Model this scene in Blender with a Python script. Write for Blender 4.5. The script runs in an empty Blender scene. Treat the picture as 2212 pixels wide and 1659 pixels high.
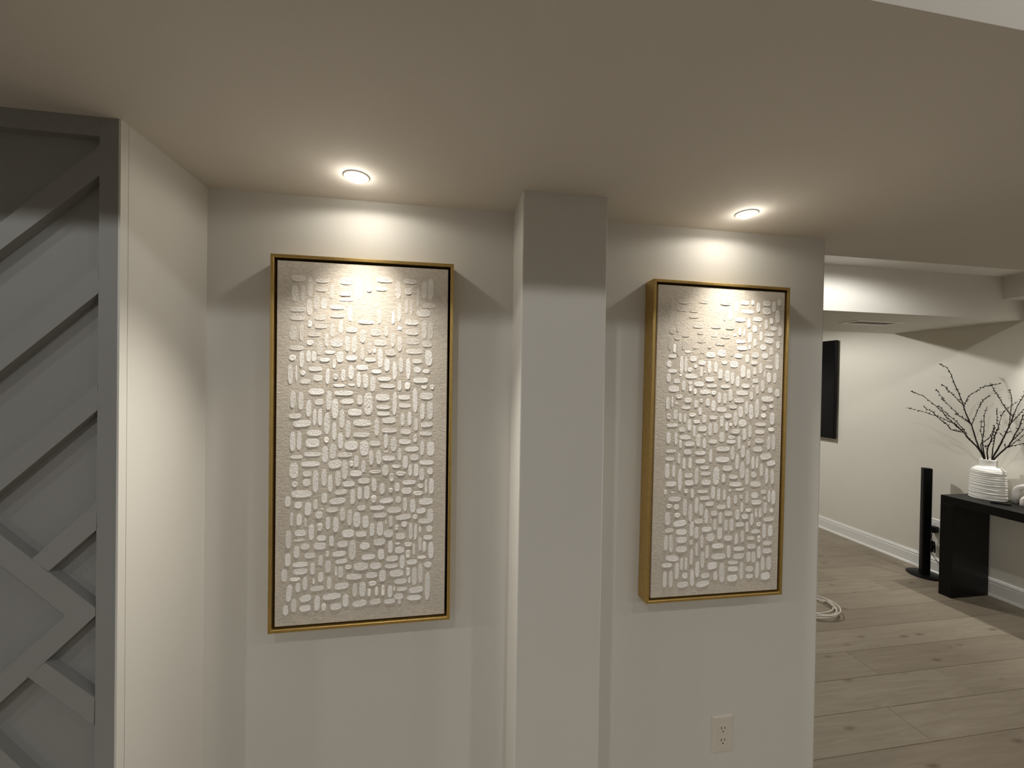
import bpy, bmesh, math, random
from mathutils import Vector, Matrix, Euler

SC = bpy.context.scene
COL = SC.collection
random.seed(7)

# ------------------------------------------------------------------ camera
cam_d = bpy.data.cameras.new('camera')
cam_d.sensor_fit = 'HORIZONTAL'
cam_d.sensor_width = 36.0
cam_d.lens = 850.79 / 2212.0 * 36.0
cam_d.clip_start = 0.02
cam = bpy.data.objects.new('camera', cam_d)
COL.objects.link(cam)
def cam_rot(yaw, pit, rol):
    # camera axes (right, down, forward) in the room's x, y (depth), z
    A = Matrix(((1, 0, 0), (0, 0, -1), (0, 1, 0)))
    c, s = math.cos(yaw), math.sin(yaw)
    Rz = Matrix(((c, -s, 0), (s, c, 0), (0, 0, 1)))
    c, s = math.cos(pit), math.sin(pit)
    Rx = Matrix(((1, 0, 0), (0, c, s), (0, -s, c)))
    c, s = math.cos(rol), math.sin(rol)
    R2 = Matrix(((c, -s, 0), (s, c, 0), (0, 0, 1)))
    return R2 @ Rx @ A @ Rz
Rc = cam_rot(0.15756, -0.008364, 0.015931)
M = Matrix.Identity(3)
for i in range(3):
    M[i][0] = Rc[0][i]
    M[i][1] = -Rc[1][i]
    M[i][2] = -Rc[2][i]
M4 = M.to_4x4()
M4.translation = Vector((0.0, 0.0, 1.59))
cam.matrix_world = M4
SC.camera = cam

# ------------------------------------------------------------------ world, view
w = bpy.data.worlds.new('world')
SC.world = w
w.use_nodes = True
w.node_tree.nodes['Background'].inputs[0].default_value = (0.9, 0.95, 1.0, 1)
w.node_tree.nodes['Background'].inputs[1].default_value = 0.02
vs = SC.view_settings
vs.view_transform = 'Standard'
vs.look = 'None'
vs.exposure = 0.0
vs.gamma = 1.0
vs.use_curve_mapping = False
SC.cycles.max_bounces = 12
SC.cycles.diffuse_bounces = 8
SC.cycles.caustics_reflective = True

# ------------------------------------------------------------------ lights of the rooms, plus added fill
NEUTRAL = (1.0, 0.985, 0.95)
def spot(name, loc, watts, deg, blend, radius, color=NEUTRAL, aim=None):
    d = bpy.data.lights.new(name, 'SPOT')
    d.energy = watts
    d.spot_size = math.radians(deg)
    d.spot_blend = blend
    d.shadow_soft_size = radius
    d.color = color
    o = bpy.data.objects.new(name, d)
    COL.objects.link(o)
    o.location = loc
    if aim is not None:
        o.rotation_euler = (Vector(aim) - Vector(loc)).to_track_quat('-Z', 'Y').to_euler()
    return o
# row of recessed lamps in the high ceiling just behind the soffit's edge
for x, p in ((-3.1, 34), (-1.8, 15), (-0.4, 15), (1.05, 9), (2.5, 16)):
    spot('ceiling_or_fill_lamp', (x, -0.21, 2.388), p, 176, 0.1, 0.035)
# added fill lamps further back, unseen, to raise the bounce light
for x in (-1.8, 0.4, 2.6):
    spot('ceiling_or_fill_lamp', (x, -2.2, 2.388), 54, 170, 0.5, 0.04)
# room behind: bay between soffit and bulkhead, narrow wall washers over the console, far part
spot('ceiling_or_fill_lamp', (2.45, 1.76, 2.388), 29, 173, 0.3, 0.03)
spot('wall_washer', (4.045, 2.06, 2.228), 80, 62, 1.0, 0.02)
spot('wall_washer', (4.045, 1.2, 2.228), 80, 62, 1.0, 0.02)
spot('ceiling_or_fill_lamp', (2.7, 3.80, 2.388), 122, 173, 0.3, 0.04)
spot('ceiling_or_fill_lamp', (1.6, 5.3, 2.388), 45, 165, 0.5, 0.04)

# ------------------------------------------------------------------ materials
def new_mat(name):
    m = bpy.data.materials.new(name)
    m.use_nodes = True
    nt = m.node_tree
    return m, nt, nt.nodes['Principled BSDF']
def paint(name, col, rough=0.55, bump=0.0, scale=400.0, var=0.0, spec=0.3):
    m, nt, b = new_mat(name)
    b.inputs['Roughness'].default_value = rough
    b.inputs['Specular IOR Level'].default_value = spec
    tc = nt.nodes.new('ShaderNodeTexCoord')
    if var > 0:
        n = nt.nodes.new('ShaderNodeTexNoise')
        n.inputs['Scale'].default_value = 3.0
        n.inputs['Detail'].default_value = 4.0
        nt.links.new(tc.outputs['Object'], n.inputs['Vector'])
        r = nt.nodes.new('ShaderNodeValToRGB')
        r.color_ramp.elements[0].position = 0.3
        r.color_ramp.elements[1].position = 0.7
        r.color_ramp.elements[0].color = tuple(c * (1 - var) for c in col) + (1,)
        r.color_ramp.elements[1].color = tuple(min(1, c * (1 + var)) for c in col) + (1,)
        nt.links.new(n.outputs['Fac'], r.inputs['Fac'])
        nt.links.new(r.outputs['Color'], b.inputs['Base Color'])
    else:
        b.inputs['Base Color'].default_value = tuple(col) + (1,)
    if bump > 0:
        n2 = nt.nodes.new('ShaderNodeTexNoise')
        n2.inputs['Scale'].default_value = scale
        n2.inputs['Detail'].default_value = 3.0
        nt.links.new(tc.outputs['Object'], n2.inputs['Vector'])
        bp = nt.nodes.new('ShaderNodeBump')
        bp.inputs['Strength'].default_value = bump
        bp.inputs['Distance'].default_value = 0.001
        nt.links.new(n2.outputs['Fac'], bp.inputs['Height'])
        nt.links.new(bp.outputs['Normal'], b.inputs['Normal'])
    return m

M_WALL = paint('wall_paint', (0.655, 0.645, 0.612), 0.6, 0.12, 260, 0.012)
M_WALL2 = paint('wall_paint_cream', (0.70, 0.67, 0.59), 0.6, 0.1, 260, 0.012)
M_CEIL = paint('ceiling_paint', (0.66, 0.63, 0.585), 0.8, 0.12, 300, 0.012, 0.2)
M_WHITE = paint('white_ceiling_paint', (0.76, 0.75, 0.72), 0.7, 0.1, 300, 0.01, 0.2)
M_BULK = paint('bulkhead_paint', (0.68, 0.66, 0.61), 0.7, 0.1, 300, 0.01, 0.2)
M_ACCENT = paint('grey_panel_paint', (0.265, 0.266, 0.260), 0.5, 0.08, 300, 0.02)
M_TRIM = paint('white_trim_paint', (0.78, 0.77, 0.73), 0.4, 0.05, 200, 0.01)
M_PLATE = paint('outlet_plastic', (0.66, 0.62, 0.56), 0.35)
M_PLATE2 = paint('white_plastic', (0.80, 0.79, 0.76), 0.35)
M_SLOT = paint('slot_dark', (0.02, 0.018, 0.015), 0.6)
M_BLACK = paint('black_satin', (0.004, 0.004, 0.004), 0.35, 0.0, spec=0.25)
M_BLACKP = paint('black_plastic', (0.003, 0.003, 0.003), 0.4, 0.05, 600, spec=0.15)
M_SCREEN = paint('screen_glass', (0.003, 0.003, 0.004), 0.12, spec=0.35)
M_GREYBROWN = paint('grey_brown', (0.20, 0.18, 0.15), 0.4)
M_DARKGAP = paint('frame_gap_dark', (0.035, 0.022, 0.014), 0.7)
M_CORD = paint('white_cord', (0.72, 0.68, 0.60), 0.45)
M_VASE = paint('ceramic_white', (0.78, 0.76, 0.71), 0.65, 0.35, 120, 0.03)
M_ARCH = paint('plaster_white', (0.82, 0.80, 0.76), 0.7, 0.15, 150, 0.02)
M_ARCH2 = paint('plaster_blush', (0.84, 0.77, 0.71), 0.7, 0.15, 150, 0.02)
M_TWIG = paint('twig_bark', (0.022, 0.016, 0.010), 0.8, 0.4, 300, 0.25)
M_VENT = paint('vent_enamel', (0.88, 0.86, 0.80), 0.4)
M_VENTD = paint('vent_dark', (0.10, 0.09, 0.08), 0.8)
M_LAMPW = paint('lamp_trim_white', (0.86, 0.84, 0.80), 0.35)

# console: black stained wood with a faint grain
def mat_console():
    m, nt, b = new_mat('console_black_wood')
    tc = nt.nodes.new('ShaderNodeTexCoord')
    mp = nt.nodes.new('ShaderNodeMapping')
    mp.inputs['Scale'].default_value = (40, 2, 40)
    nt.links.new(tc.outputs['Object'], mp.inputs['Vector'])
    n = nt.nodes.new('ShaderNodeTexNoise')
    n.inputs['Scale'].default_value = 6
    n.inputs['Detail'].default_value = 6
    nt.links.new(mp.outputs['Vector'], n.inputs['Vector'])
    r = nt.nodes.new('ShaderNodeValToRGB')
    r.color_ramp.elements[0].color = (0.0022, 0.002, 0.0018, 1)
    r.color_ramp.elements[1].color = (0.006, 0.0055, 0.0048, 1)
    nt.links.new(n.outputs['Fac'], r.inputs['Fac'])
    nt.links.new(r.outputs['Color'], b.inputs['Base Color'])
    b.inputs['Roughness'].default_value = 0.4
    b.inputs['Specular IOR Level'].default_value = 0.22
    return m
M_CONSOLE = mat_console()

def mat_gold():
    m, nt, b = new_mat('brushed_gold')
    b.inputs['Metallic'].default_value = 0.85
    b.inputs['Roughness'].default_value = 0.36
    tc = nt.nodes.new('ShaderNodeTexCoord')
    n = nt.nodes.new('ShaderNodeTexNoise')
    n.inputs['Scale'].default_value = 60
    n.inputs['Detail'].default_value = 5
    nt.links.new(tc.outputs['Object'], n.inputs['Vector'])
    r = nt.nodes.new('ShaderNodeValToRGB')
    r.color_ramp.elements[0].color = (0.46, 0.30, 0.085, 1)
    r.color_ramp.elements[1].color = (0.64, 0.46, 0.18, 1)
    nt.links.new(n.outputs['Fac'], r.inputs['Fac'])
    nt.links.new(r.outputs['Color'], b.inputs['Base Color'])
    return m
M_GOLD = mat_gold()

def mat_canvas(seed):
    # stippled beige ground: fine knobbly relief, slightly brushed sideways
    m, nt, b = new_mat('canvas_ground')
    b.inputs['Roughness'].default_value = 0.75
    b.inputs['Specular IOR Level'].default_value = 0.2
    tc = nt.nodes.new('ShaderNodeTexCoord')
    mp = nt.nodes.new('ShaderNodeMapping')
    mp.inputs['Location'].default_value = (seed, seed * 2.0, 0)
    mp.inputs['Scale'].default_value = (0.55, 1.0, 1.0)
    nt.links.new(tc.outputs['Object'], mp.inputs['Vector'])
    n = nt.nodes.new('ShaderNodeTexNoise')
    n.inputs['Scale'].default_value = 230
    n.inputs['Detail'].default_value = 4
    n.inputs['Roughness'].default_value = 0.6
    nt.links.new(mp.outputs['Vector'], n.inputs['Vector'])
    n2 = nt.nodes.new('ShaderNodeTexNoise')
    n2.inputs['Scale'].default_value = 9
    n2.inputs['Detail'].default_value = 5
    nt.links.new(mp.outputs['Vector'], n2.inputs['Vector'])
    mix = nt.nodes.new('ShaderNodeMath')
    mix.operation = 'ADD'
    mul = nt.nodes.new('ShaderNodeMath')
    mul.operation = 'MULTIPLY'
    mul.inputs[1].default_value = 0.5
    nt.links.new(n2.outputs['Fac'], mul.inputs[0])
    nt.links.new(n.outputs['Fac'], mix.inputs[0])
    nt.links.new(mul.outputs[0], mix.inputs[1])
    r = nt.nodes.new('ShaderNodeValToRGB')
    r.color_ramp.elements[0].position = 0.45
    r.color_ramp.elements[1].position = 1.05
    r.color_ramp.elements[0].color = (0.45, 0.41, 0.355, 1)
    r.color_ramp.elements[1].color = (0.65, 0.595, 0.52, 1)
    nt.links.new(mix.outputs[0], r.inputs['Fac'])
    nt.links.new(r.outputs['Color'], b.inputs['Base Color'])
    bp = nt.nodes.new('ShaderNodeBump')
    bp.inputs['Strength'].default_value = 0.6
    bp.inputs['Distance'].default_value = 0.0014
    nt.links.new(n.outputs['Fac'], bp.inputs['Height'])
    nt.links.new(bp.outputs['Normal'], b.inputs['Normal'])
    return m
M_CANVAS = [mat_canvas(0.0), mat_canvas(3.7)]

def mat_stroke(name, c0, c1):
    m, nt, b = new_mat(name)
    b.inputs['Roughness'].default_value = 0.6
    b.inputs['Specular IOR Level'].default_value = 0.25
    tc = nt.nodes.new('ShaderNodeTexCoord')
    oi = nt.nodes.new('ShaderNodeObjectInfo')
    r = nt.nodes.new('ShaderNodeValToRGB')
    r.color_ramp.elements[0].color = c0 + (1,)
    r.color_ramp.elements[1].color = c1 + (1,)
    nt.links.new(oi.outputs['Random'], r.inputs['Fac'])
    nt.links.new(r.outputs['Color'], b.inputs['Base Color'])
    n = nt.nodes.new('ShaderNodeTexNoise')
    n.inputs['Scale'].default_value = 7
    n.inputs['Detail'].default_value = 4
    nt.links.new(tc.outputs['Object'], n.inputs['Vector'])
    bp = nt.nodes.new('ShaderNodeBump')
    bp.inputs['Strength'].default_value = 0.25
    bp.inputs['Distance'].default_value = 0.06
    nt.links.new(n.outputs['Fac'], bp.inputs['Height'])
    nt.links.new(bp.outputs['Normal'], b.inputs['Normal'])
    return m
M_STROKE = mat_stroke('white_impasto', (0.80, 0.775, 0.74), (0.92, 0.90, 0.88))
M_STROKE2 = mat_stroke('beige_white_impasto', (0.66, 0.62, 0.57), (0.76, 0.725, 0.68))  # beige-white strokes, darker than the rest, near the first painting's top
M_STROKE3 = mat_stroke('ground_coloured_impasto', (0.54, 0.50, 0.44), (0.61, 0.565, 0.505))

def mat_plank():
    m, nt, b = new_mat('oak_plank')
    tc = nt.nodes.new('ShaderNodeTexCoord')
    oi = nt.nodes.new('ShaderNodeObjectInfo')
    off = nt.nodes.new('ShaderNodeVectorMath')
    off.operation = 'MULTIPLY'
    off.inputs[1].default_value = (37.0, 19.0, 53.0)
    comb = nt.nodes.new('ShaderNodeCombineXYZ')
    for i in range(3):
        nt.links.new(oi.outputs['Random'], comb.inputs[i])
    nt.links.new(comb.outputs[0], off.inputs[0])
    add = nt.nodes.new('ShaderNodeVectorMath')
    nt.links.new(tc.outputs['Object'], add.inputs[0])
    nt.links.new(off.outputs[0], add.inputs[1])
    mp = nt.nodes.new('ShaderNodeMapping')
    mp.inputs['Scale'].default_value = (1.2, 14.0, 14.0)
    nt.links.new(add.outputs[0], mp.inputs['Vector'])
    n = nt.nodes.new('ShaderNodeTexNoise')
    n.inputs['Scale'].default_value = 3.0
    n.inputs['Detail'].default_value = 8
    n.inputs['Roughness'].default_value = 0.6
    n.inputs['Distortion'].default_value = 0.6
    nt.links.new(mp.outputs['Vector'], n.inputs['Vector'])
    r = nt.nodes.new('ShaderNodeValToRGB')
    r.color_ramp.elements[0].position = 0.25
    r.color_ramp.elements[1].position = 0.75
    r.color_ramp.elements[0].color = (0.24, 0.20, 0.15, 1)
    r.color_ramp.elements[1].color = (0.325, 0.28, 0.215, 1)
    nt.links.new(n.outputs['Fac'], r.inputs['Fac'])
    # knots
    mp2 = nt.nodes.new('ShaderNodeMapping')
    mp2.inputs['Scale'].default_value = (2.2, 6.0, 6.0)
    nt.links.new(add.outputs[0], mp2.inputs['Vector'])
    v = nt.nodes.new('ShaderNodeTexVoronoi')
    v.inputs['Scale'].default_value = 1.6
    nt.links.new(mp2.outputs['Vector'], v.inputs['Vector'])
    r2 = nt.nodes.new('ShaderNodeValToRGB')
    r2.color_ramp.elements[0].position = 0.03
    r2.color_ramp.elements[1].position = 0.16
    r2.color_ramp.elements[0].color = (0.55, 0.5, 0.45, 1)
    r2.color_ramp.elements[1].color = (1, 1, 1, 1)
    nt.links.new(v.outputs['Distance'], r2.inputs['Fac'])
    mx = nt.nodes.new('ShaderNodeMixRGB')
    mx.blend_type = 'MULTIPLY'
    mx.inputs['Fac'].default_value = 1.0
    nt.links.new(r.outputs['Color'], mx.inputs['Color1'])
    nt.links.new(r2.outputs['Color'], mx.inputs['Color2'])
    # each plank a shade of its own
    r3 = nt.nodes.new('ShaderNodeValToRGB')
    r3.color_ramp.elements[0].color = (0.90, 0.88, 0.86, 1)
    r3.color_ramp.elements[1].color = (1.08, 1.08, 1.06, 1)
    nt.links.new(oi.outputs['Random'], r3.inputs['Fac'])
    mx2 = nt.nodes.new('ShaderNodeMixRGB')
    mx2.blend_type = 'MULTIPLY'
    mx2.inputs['Fac'].default_value = 1.0
    nt.links.new(mx.outputs['Color'], mx2.inputs['Color1'])
    nt.links.new(r3.outputs['Color'], mx2.inputs['Color2'])
    nt.links.new(mx2.outputs['Color'], b.inputs['Base Color'])
    b.inputs['Roughness'].default_value = 0.5
    b.inputs['Specular IOR Level'].default_value = 0.3
    bp = nt.nodes.new('ShaderNodeBump')
    bp.inputs['Strength'].default_value = 0.1
    bp.inputs['Distance'].default_value = 0.001
    nt.links.new(n.outputs['Fac'], bp.inputs['Height'])
    nt.links.new(bp.outputs['Normal'], b.inputs['Normal'])
    return m
M_PLANK = mat_plank()
M_SUBFLOOR = paint('subfloor_dark', (0.10, 0.08, 0.06), 0.8)

def mat_lens():
    m, nt, b = new_mat('lamp_lens_lit')
    b.inputs['Base Color'].default_value = (1, 1, 1, 1)
    b.inputs['Emission Color'].default_value = (1.0, 0.94, 0.85, 1)
    b.inputs['Emission Strength'].default_value = LENS
    return m
LENS = 40.0
M_LENS = mat_lens()

# ------------------------------------------------------------------ mesh helpers
class MB:
    def __init__(self):
        self.v = []
        self.f = []
        self.sm = []
    def add(self, vs, fs, smooth=False):
        b = len(self.v)
        self.v += [tuple(q) for q in vs]
        self.f += [tuple(i + b for i in f) for f in fs]
        self.sm += [smooth] * len(fs)
    def box(self, x0, x1, y0, y1, z0, z1):
        self.add([(x0, y0, z0), (x1, y0, z0), (x1, y1, z0), (x0, y1, z0), (x0, y0, z1), (x1, y0, z1), (x1, y1, z1), (x0, y1, z1)],
                 [(3, 2, 1, 0), (4, 5, 6, 7), (0, 1, 5, 4), (1, 2, 6, 5), (2, 3, 7, 6), (3, 0, 4, 7)])
    def bevel_box(self, x0, x1, y0, y1, z0, z1, c):
        # box with every edge chamfered by c
        bm = bmesh.new()
        bmesh.ops.create_cube(bm, size=1.0)
        for q in bm.verts:
            q.co = Vector(((x0 + x1) / 2 + q.co.x * (x1 - x0), (y0 + y1) / 2 + q.co.y * (y1 - y0), (z0 + z1) / 2 + q.co.z * (z1 - z0)))
        bmesh.ops.bevel(bm, geom=list(bm.edges), offset=c, segments=2, profile=0.5, affect='EDGES')
        bm.verts.index_update()
        self.add([q.co[:] for q in bm.verts], [[q.index for q in f.verts] for f in bm.faces])
        bm.free()
    def prism(self, poly, fn, d0, d1):
        # poly: 2-D outline; fn(a, b, d) -> 3-D point
        n = len(poly)
        self.add([fn(a, b, d0) for a, b in poly] + [fn(a, b, d1) for a, b in poly],
                 [tuple(range(n - 1, -1, -1)), tuple(range(n, 2 * n))] + [(i, (i + 1) % n, n + (i + 1) % n, n + i) for i in range(n)])
    def lathe(self, prof, seg=40, c=(0, 0, 0), wob=None, caps=True):
        n = len(prof)
        vs = []
        for i, (r, z) in enumerate(prof):
            for k in range(seg):
                a = 2 * math.pi * k / seg
                dr, dz = wob(i, a) if wob else (0, 0)
                vs.append((c[0] + (r + dr) * math.cos(a), c[1] + (r + dr) * math.sin(a), c[2] + z + dz))
        fs = []
        for i in range(n - 1):
            for k in range(seg):
                k2 = (k + 1) % seg
                fs.append((i * seg + k, i * seg + k2, (i + 1) * seg + k2, (i + 1) * seg + k))
        self.add(vs, fs, True)
        if caps:
            self.add([vs[k] for k in range(seg)], [tuple(range(seg - 1, -1, -1))])
            self.add([vs[(n - 1) * seg + k] for k in range(seg)], [tuple(range(seg))])
    def tube(self, pts, rad, seg=8):
        pts = [Vector(p) for p in pts]
        rs = rad if isinstance(rad, (list, tuple)) else [rad] * len(pts)
        vs = []
        up = Vector((0.31, 0.17, 0.93))
        for i, p in enumerate(pts):
            t = (pts[min(i + 1, len(pts) - 1)] - pts[max(i - 1, 0)]).normalized()
            a = t.cross(up)
            if a.length < 1e-3:
                a = t.cross(Vector((1, 0, 0)))
            a.normalize()
            b = t.cross(a)
            for k in range(seg):
                q = 2 * math.pi * k / seg
                vs.append(p + (a * math.cos(q) + b * math.sin(q)) * rs[i])
        fs = []
        for i in range(len(pts) - 1):
            for k in range(seg):
                k2 = (k + 1) % seg
                fs.append((i * seg + k, i * seg + k2, (i + 1) * seg + k2, (i + 1) * seg + k))
        n = len(pts) - 1
        fs.append(tuple(range(seg - 1, -1, -1)))
        fs.append(tuple(n * seg + k for k in range(seg)))
        self.add(vs, fs, True)
    def mesh(self, name, mat):
        me = bpy.data.meshes.new(name)
        me.from_pydata(self.v, [], self.f)
        me.polygons.foreach_set('use_smooth', self.sm)
        bm = bmesh.new()
        bm.from_mesh(me)
        bmesh.ops.recalc_face_normals(bm, faces=list(bm.faces))
        bm.to_mesh(me)
        bm.free()
        me.materials.append(mat)
        me.update()
        return me
    def build(self, name, mat, parent=None, loc=None):
        o = bpy.data.objects.new(name, self.mesh(name, mat))
        COL.objects.link(o)
        if parent is not None:
            o.parent = parent
        if loc is not None:
            o.location = loc
        return o

def struct(o):
    o['kind'] = 'structure'
    return o
def tag(o, label, cat, group=None):
    o['label'] = label
    o['category'] = cat
    if group:
        o['group'] = group
    return o
def empty(name, loc, label, cat, group=None, rot=(0, 0, 0)):
    o = bpy.data.objects.new(name, None)
    o.empty_display_size = 0.05
    COL.objects.link(o)
    o.location = loc
    o.rotation_euler = rot
    return tag(o, label, cat, group)
def sbox(name, mat, *b):
    m = MB()
    m.box(*b)
    return struct(m.build(name, mat))
def smooth_path(pts, n=6):
    # Catmull-Rom through the points
    P = [Vector(p) for p in pts]
    P = [P[0] * 2 - P[1]] + P + [P[-1] * 2 - P[-2]]
    out = []
    for i in range(1, len(P) - 2):
        for k in range(n):
            t = k / n
            out.append(0.5 * ((2 * P[i]) + (P[i + 1] - P[i - 1]) * t + (2 * P[i - 1] - 5 * P[i] + 4 * P[i + 1] - P[i + 2]) * t * t
                              + (3 * P[i] - P[i - 1] - 3 * P[i + 1] + P[i + 2]) * t ** 3))
    out.append(P[-2])
    return out

# ------------------------------------------------------------------ room shell
ZS, ZH = 2.091, 2.397          # soffit, high ceiling
XR, XL = 4.143, -4.0           # right wall, left wall
YF, YB = 6.5, -4.0             # far wall, wall behind the camera
YE = 0.437                     # near edge of the soffit
YW, YW2 = 1.17, 1.309          # faces of the wall with the paintings
XE = 1.2675                    # its free end
XC = -0.644                    # its left corner

fl = sbox('floor', M_SUBFLOOR, XL, XR, YB, YF, -0.10, -0.014)
# planks, running sideways; a shared mesh for full lengths, cut ones at the walls
PW, PY0 = 0.1885, 1.4333
plank_cache = {}
def plank(x0, x1, y0, y1):
    key = (round(x1 - x0, 4), round(y1 - y0, 4))
    if key not in plank_cache:
        a, b = (x1 - x0) / 2 - 0.0006, (y1 - y0) / 2 - 0.0006
        c = 0.0014
        m = MB()
        m.add([(-a, -b, -.014), (a, -b, -.014), (a, b, -.014), (-a, b, -.014),
               (-a, -b, -c), (a, -b, -c), (a, b, -c), (-a, b, -c),
               (-a + c, -b + c, 0), (a - c, -b + c, 0), (a - c, b - c, 0), (-a + c, b - c, 0)],
              [(3, 2, 1, 0), (8, 9, 10, 11)] + [(i, (i + 1) % 4, 4 + (i + 1) % 4, 4 + i) for i in range(4)]
              + [(4 + i, 4 + (i + 1) % 4, 8 + (i + 1) % 4, 8 + i) for i in range(4)])
        plank_cache[key] = m.mesh('plank', M_PLANK)
    o = bpy.data.objects.new('plank', plank_cache[key])
    COL.objects.link(o)
    o.parent = fl
    o.location = ((x0 + x1) / 2, (y0 + y1) / 2, 0)
PL = 1.9
rnd = random.Random(5)
k0 = int(math.floor((-0.9 - PY0) / PW))
k = k0
while PY0 + PW * k < YF - 0.001:
    y0 = max(PY0 + PW * k, -10)
    y1 = min(y0 + PW, YF)
    xs0 = XL if y1 < 0.85 else (XC if y1 < YW + 0.1 else 1.0)
    off = {2: 2.37 - 2 * PL}.get(k, rnd.uniform(-PL, 0) + XL)
    x = off
    while x < XR:
        a, b = max(x, xs0), min(x + PL, XR)
        if b - a > 0.05:
            plank(a, b, y0, y1)
        x += PL
    k += 1

# the wall with the paintings, its return, the pillar
def bevel_struct(name, mat, b, c):
    m = MB()
    m.bevel_box(*b, c)
    return struct(m.build(name, mat))
bevel_struct('wall_back', M_WALL, (XC - 0.06, XE, YW, YW2, -0.01, ZS + 0.008), 0.007)
bevel_struct('wall_pillar', M_WALL, (0.1845, 0.4188, 1.0214, YW + 0.02, -0.01, ZS + 0.004), 0.003)
sbox('wall_return', M_WALL, XC - 0.09, XC, 0.9093, YW + 0.03, -0.01, ZS + 0.004)
sbox('trim_1', M_WALL, XC - 0.0035, XC + 0.0004, 0.8890, 0.9078, 0.0, ZS)      # edge board of the panelled wall
# panelled grey wall
wa = sbox('wall_accent', M_ACCENT, XL, XC - 0.03, 0.9085, 1.02, -0.01, ZS + 0.004)
def batten(poly, name='batten'):
    m = MB()
    m.prism(poly, lambda a, b, d: (a, d, b), 0.8892, 0.9087)
    return m.build(name, M_ACCENT, wa)
batten([(-0.682, 0.14), (-0.6476, 0.14), (-0.6476, ZS), (-0.680, ZS)], 'stile')
batten([(-3.2, 2.052), (-0.6800, 2.0535), (-0.6795, ZS), (-3.2, ZS)], 'rail')
batten([(-3.2, 0.0), (-0.6476, 0.0), (-0.6476, 0.139), (-3.2, 0.139)], 'rail')
for nm, P in (
    ('B1',[(-0.680,2.035),(-0.680,1.978),(-1.120,1.553),(-1.142,1.574)]),
    ('B2',[(-0.681,1.801),(-0.680,1.749),(-1.000,1.438),(-1.027,1.464)]),
    ('B3',[(-0.680,1.571),(-0.681,1.519),(-0.882,1.324),(-0.909,1.350)]),
    ('B4',[(-0.681,1.340),(-0.680,1.285),(-0.762,1.206),(-0.788,1.233)]),
    ('C1',[(-1.246,1.674),(-0.682,1.130),(-0.682,1.121),(-0.732,1.118),(-1.246,1.628)]),
    ('B5',[(-0.732,1.118),(-0.682,1.121),(-0.682,1.114),(-0.793,1.004),(-1.052,0.751),(-1.052,0.811)]),
    ('C2',[(-0.766,1.030),(-0.682,0.952),(-0.683,0.897),(-0.793,1.004)]),
    ('C3',[(-0.877,0.921),(-0.683,0.677),(-0.684,0.617),(-0.901,0.898)]),
    ):
    batten(P)
# long pieces of the pattern further left and lower, outside the picture
for P in ([(-1.30, 1.69), (-1.335, 1.72), (-1.68, 1.39), (-1.645, 1.36)], [(-1.30, 1.90), (-1.34, 1.93), (-1.95, 1.34), (-1.915, 1.305)],
          [(-1.36, 1.16), (-1.32, 1.20), (-1.07, 0.95), (-1.11, 0.91)], [(-0.69, 0.45), (-0.69, 0.51), (-0.95, 0.26), (-0.95, 0.20)]):
    batten(P)

# ceilings
sbox('ceiling_soffit', M_CEIL, XL, XR, YE, YW2, ZS, ZH + 0.08)
sbox('ceiling_main', M_WHITE, XL, XR, YB, YE, ZH, ZH + 0.08)
sbox('ceiling_back', M_WHITE, XC - 0.3, XR, YW2, YF, ZH, ZH + 0.08)
beam = sbox('ceiling_beam', M_BULK, XC - 0.3, XR, 2.262, 3.12, ZS, ZH)
sbox('ceiling_ledge', M_BULK, 3.945, XR, YW2, 2.262, 2.235, ZH)
sbox('ceiling_ledge_far', M_BULK, 3.945, XR, 3.12, YF, 2.235, ZH)
# outer walls
sbox('wall_right', M_WALL2, XR, XR + 0.1, YB, YF, -0.1, ZH + 0.08)
sbox('wall_far', M_WALL2, XC - 0.3, XR, YF, YF + 0.1, -0.1, ZH + 0.08)
sbox('wall_left', M_WALL, XL - 0.1, XL, YB, 1.0, -0.1, ZH + 0.08)
sbox('wall_front', M_WALL, XL, XR, YB - 0.1, YB, -0.1, ZH + 0.08)
sbox('wall_inner', M_WALL2, XC - 0.4, XC - 0.3, YW2 - 0.3, YF, -0.1, ZH + 0.08)
# baseboards: profile with a shoe at the floor and a bead at the top
BP = [(0, 0), (.030, 0), (.030, .006), (.027, .013), (.021, .018), (.0165, .0195), (.0165, .096), (.012, .1), (.012, .104), (.0145, .108), (.0145, .114),
      (.010, .120), (.007, .127), (.005, .132), (0, .132)]
m = MB()
m.prism(BP, lambda a, b, d: (XR - a, d, b), YB, YF)
struct(m.build('baseboard_right', M_TRIM))
m = MB()
m.prism(BP, lambda a, b, d: (d, YF - a, b), XC - 0.3, XR - 0.03)
struct(m.build('baseboard_far', M_TRIM))

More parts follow.
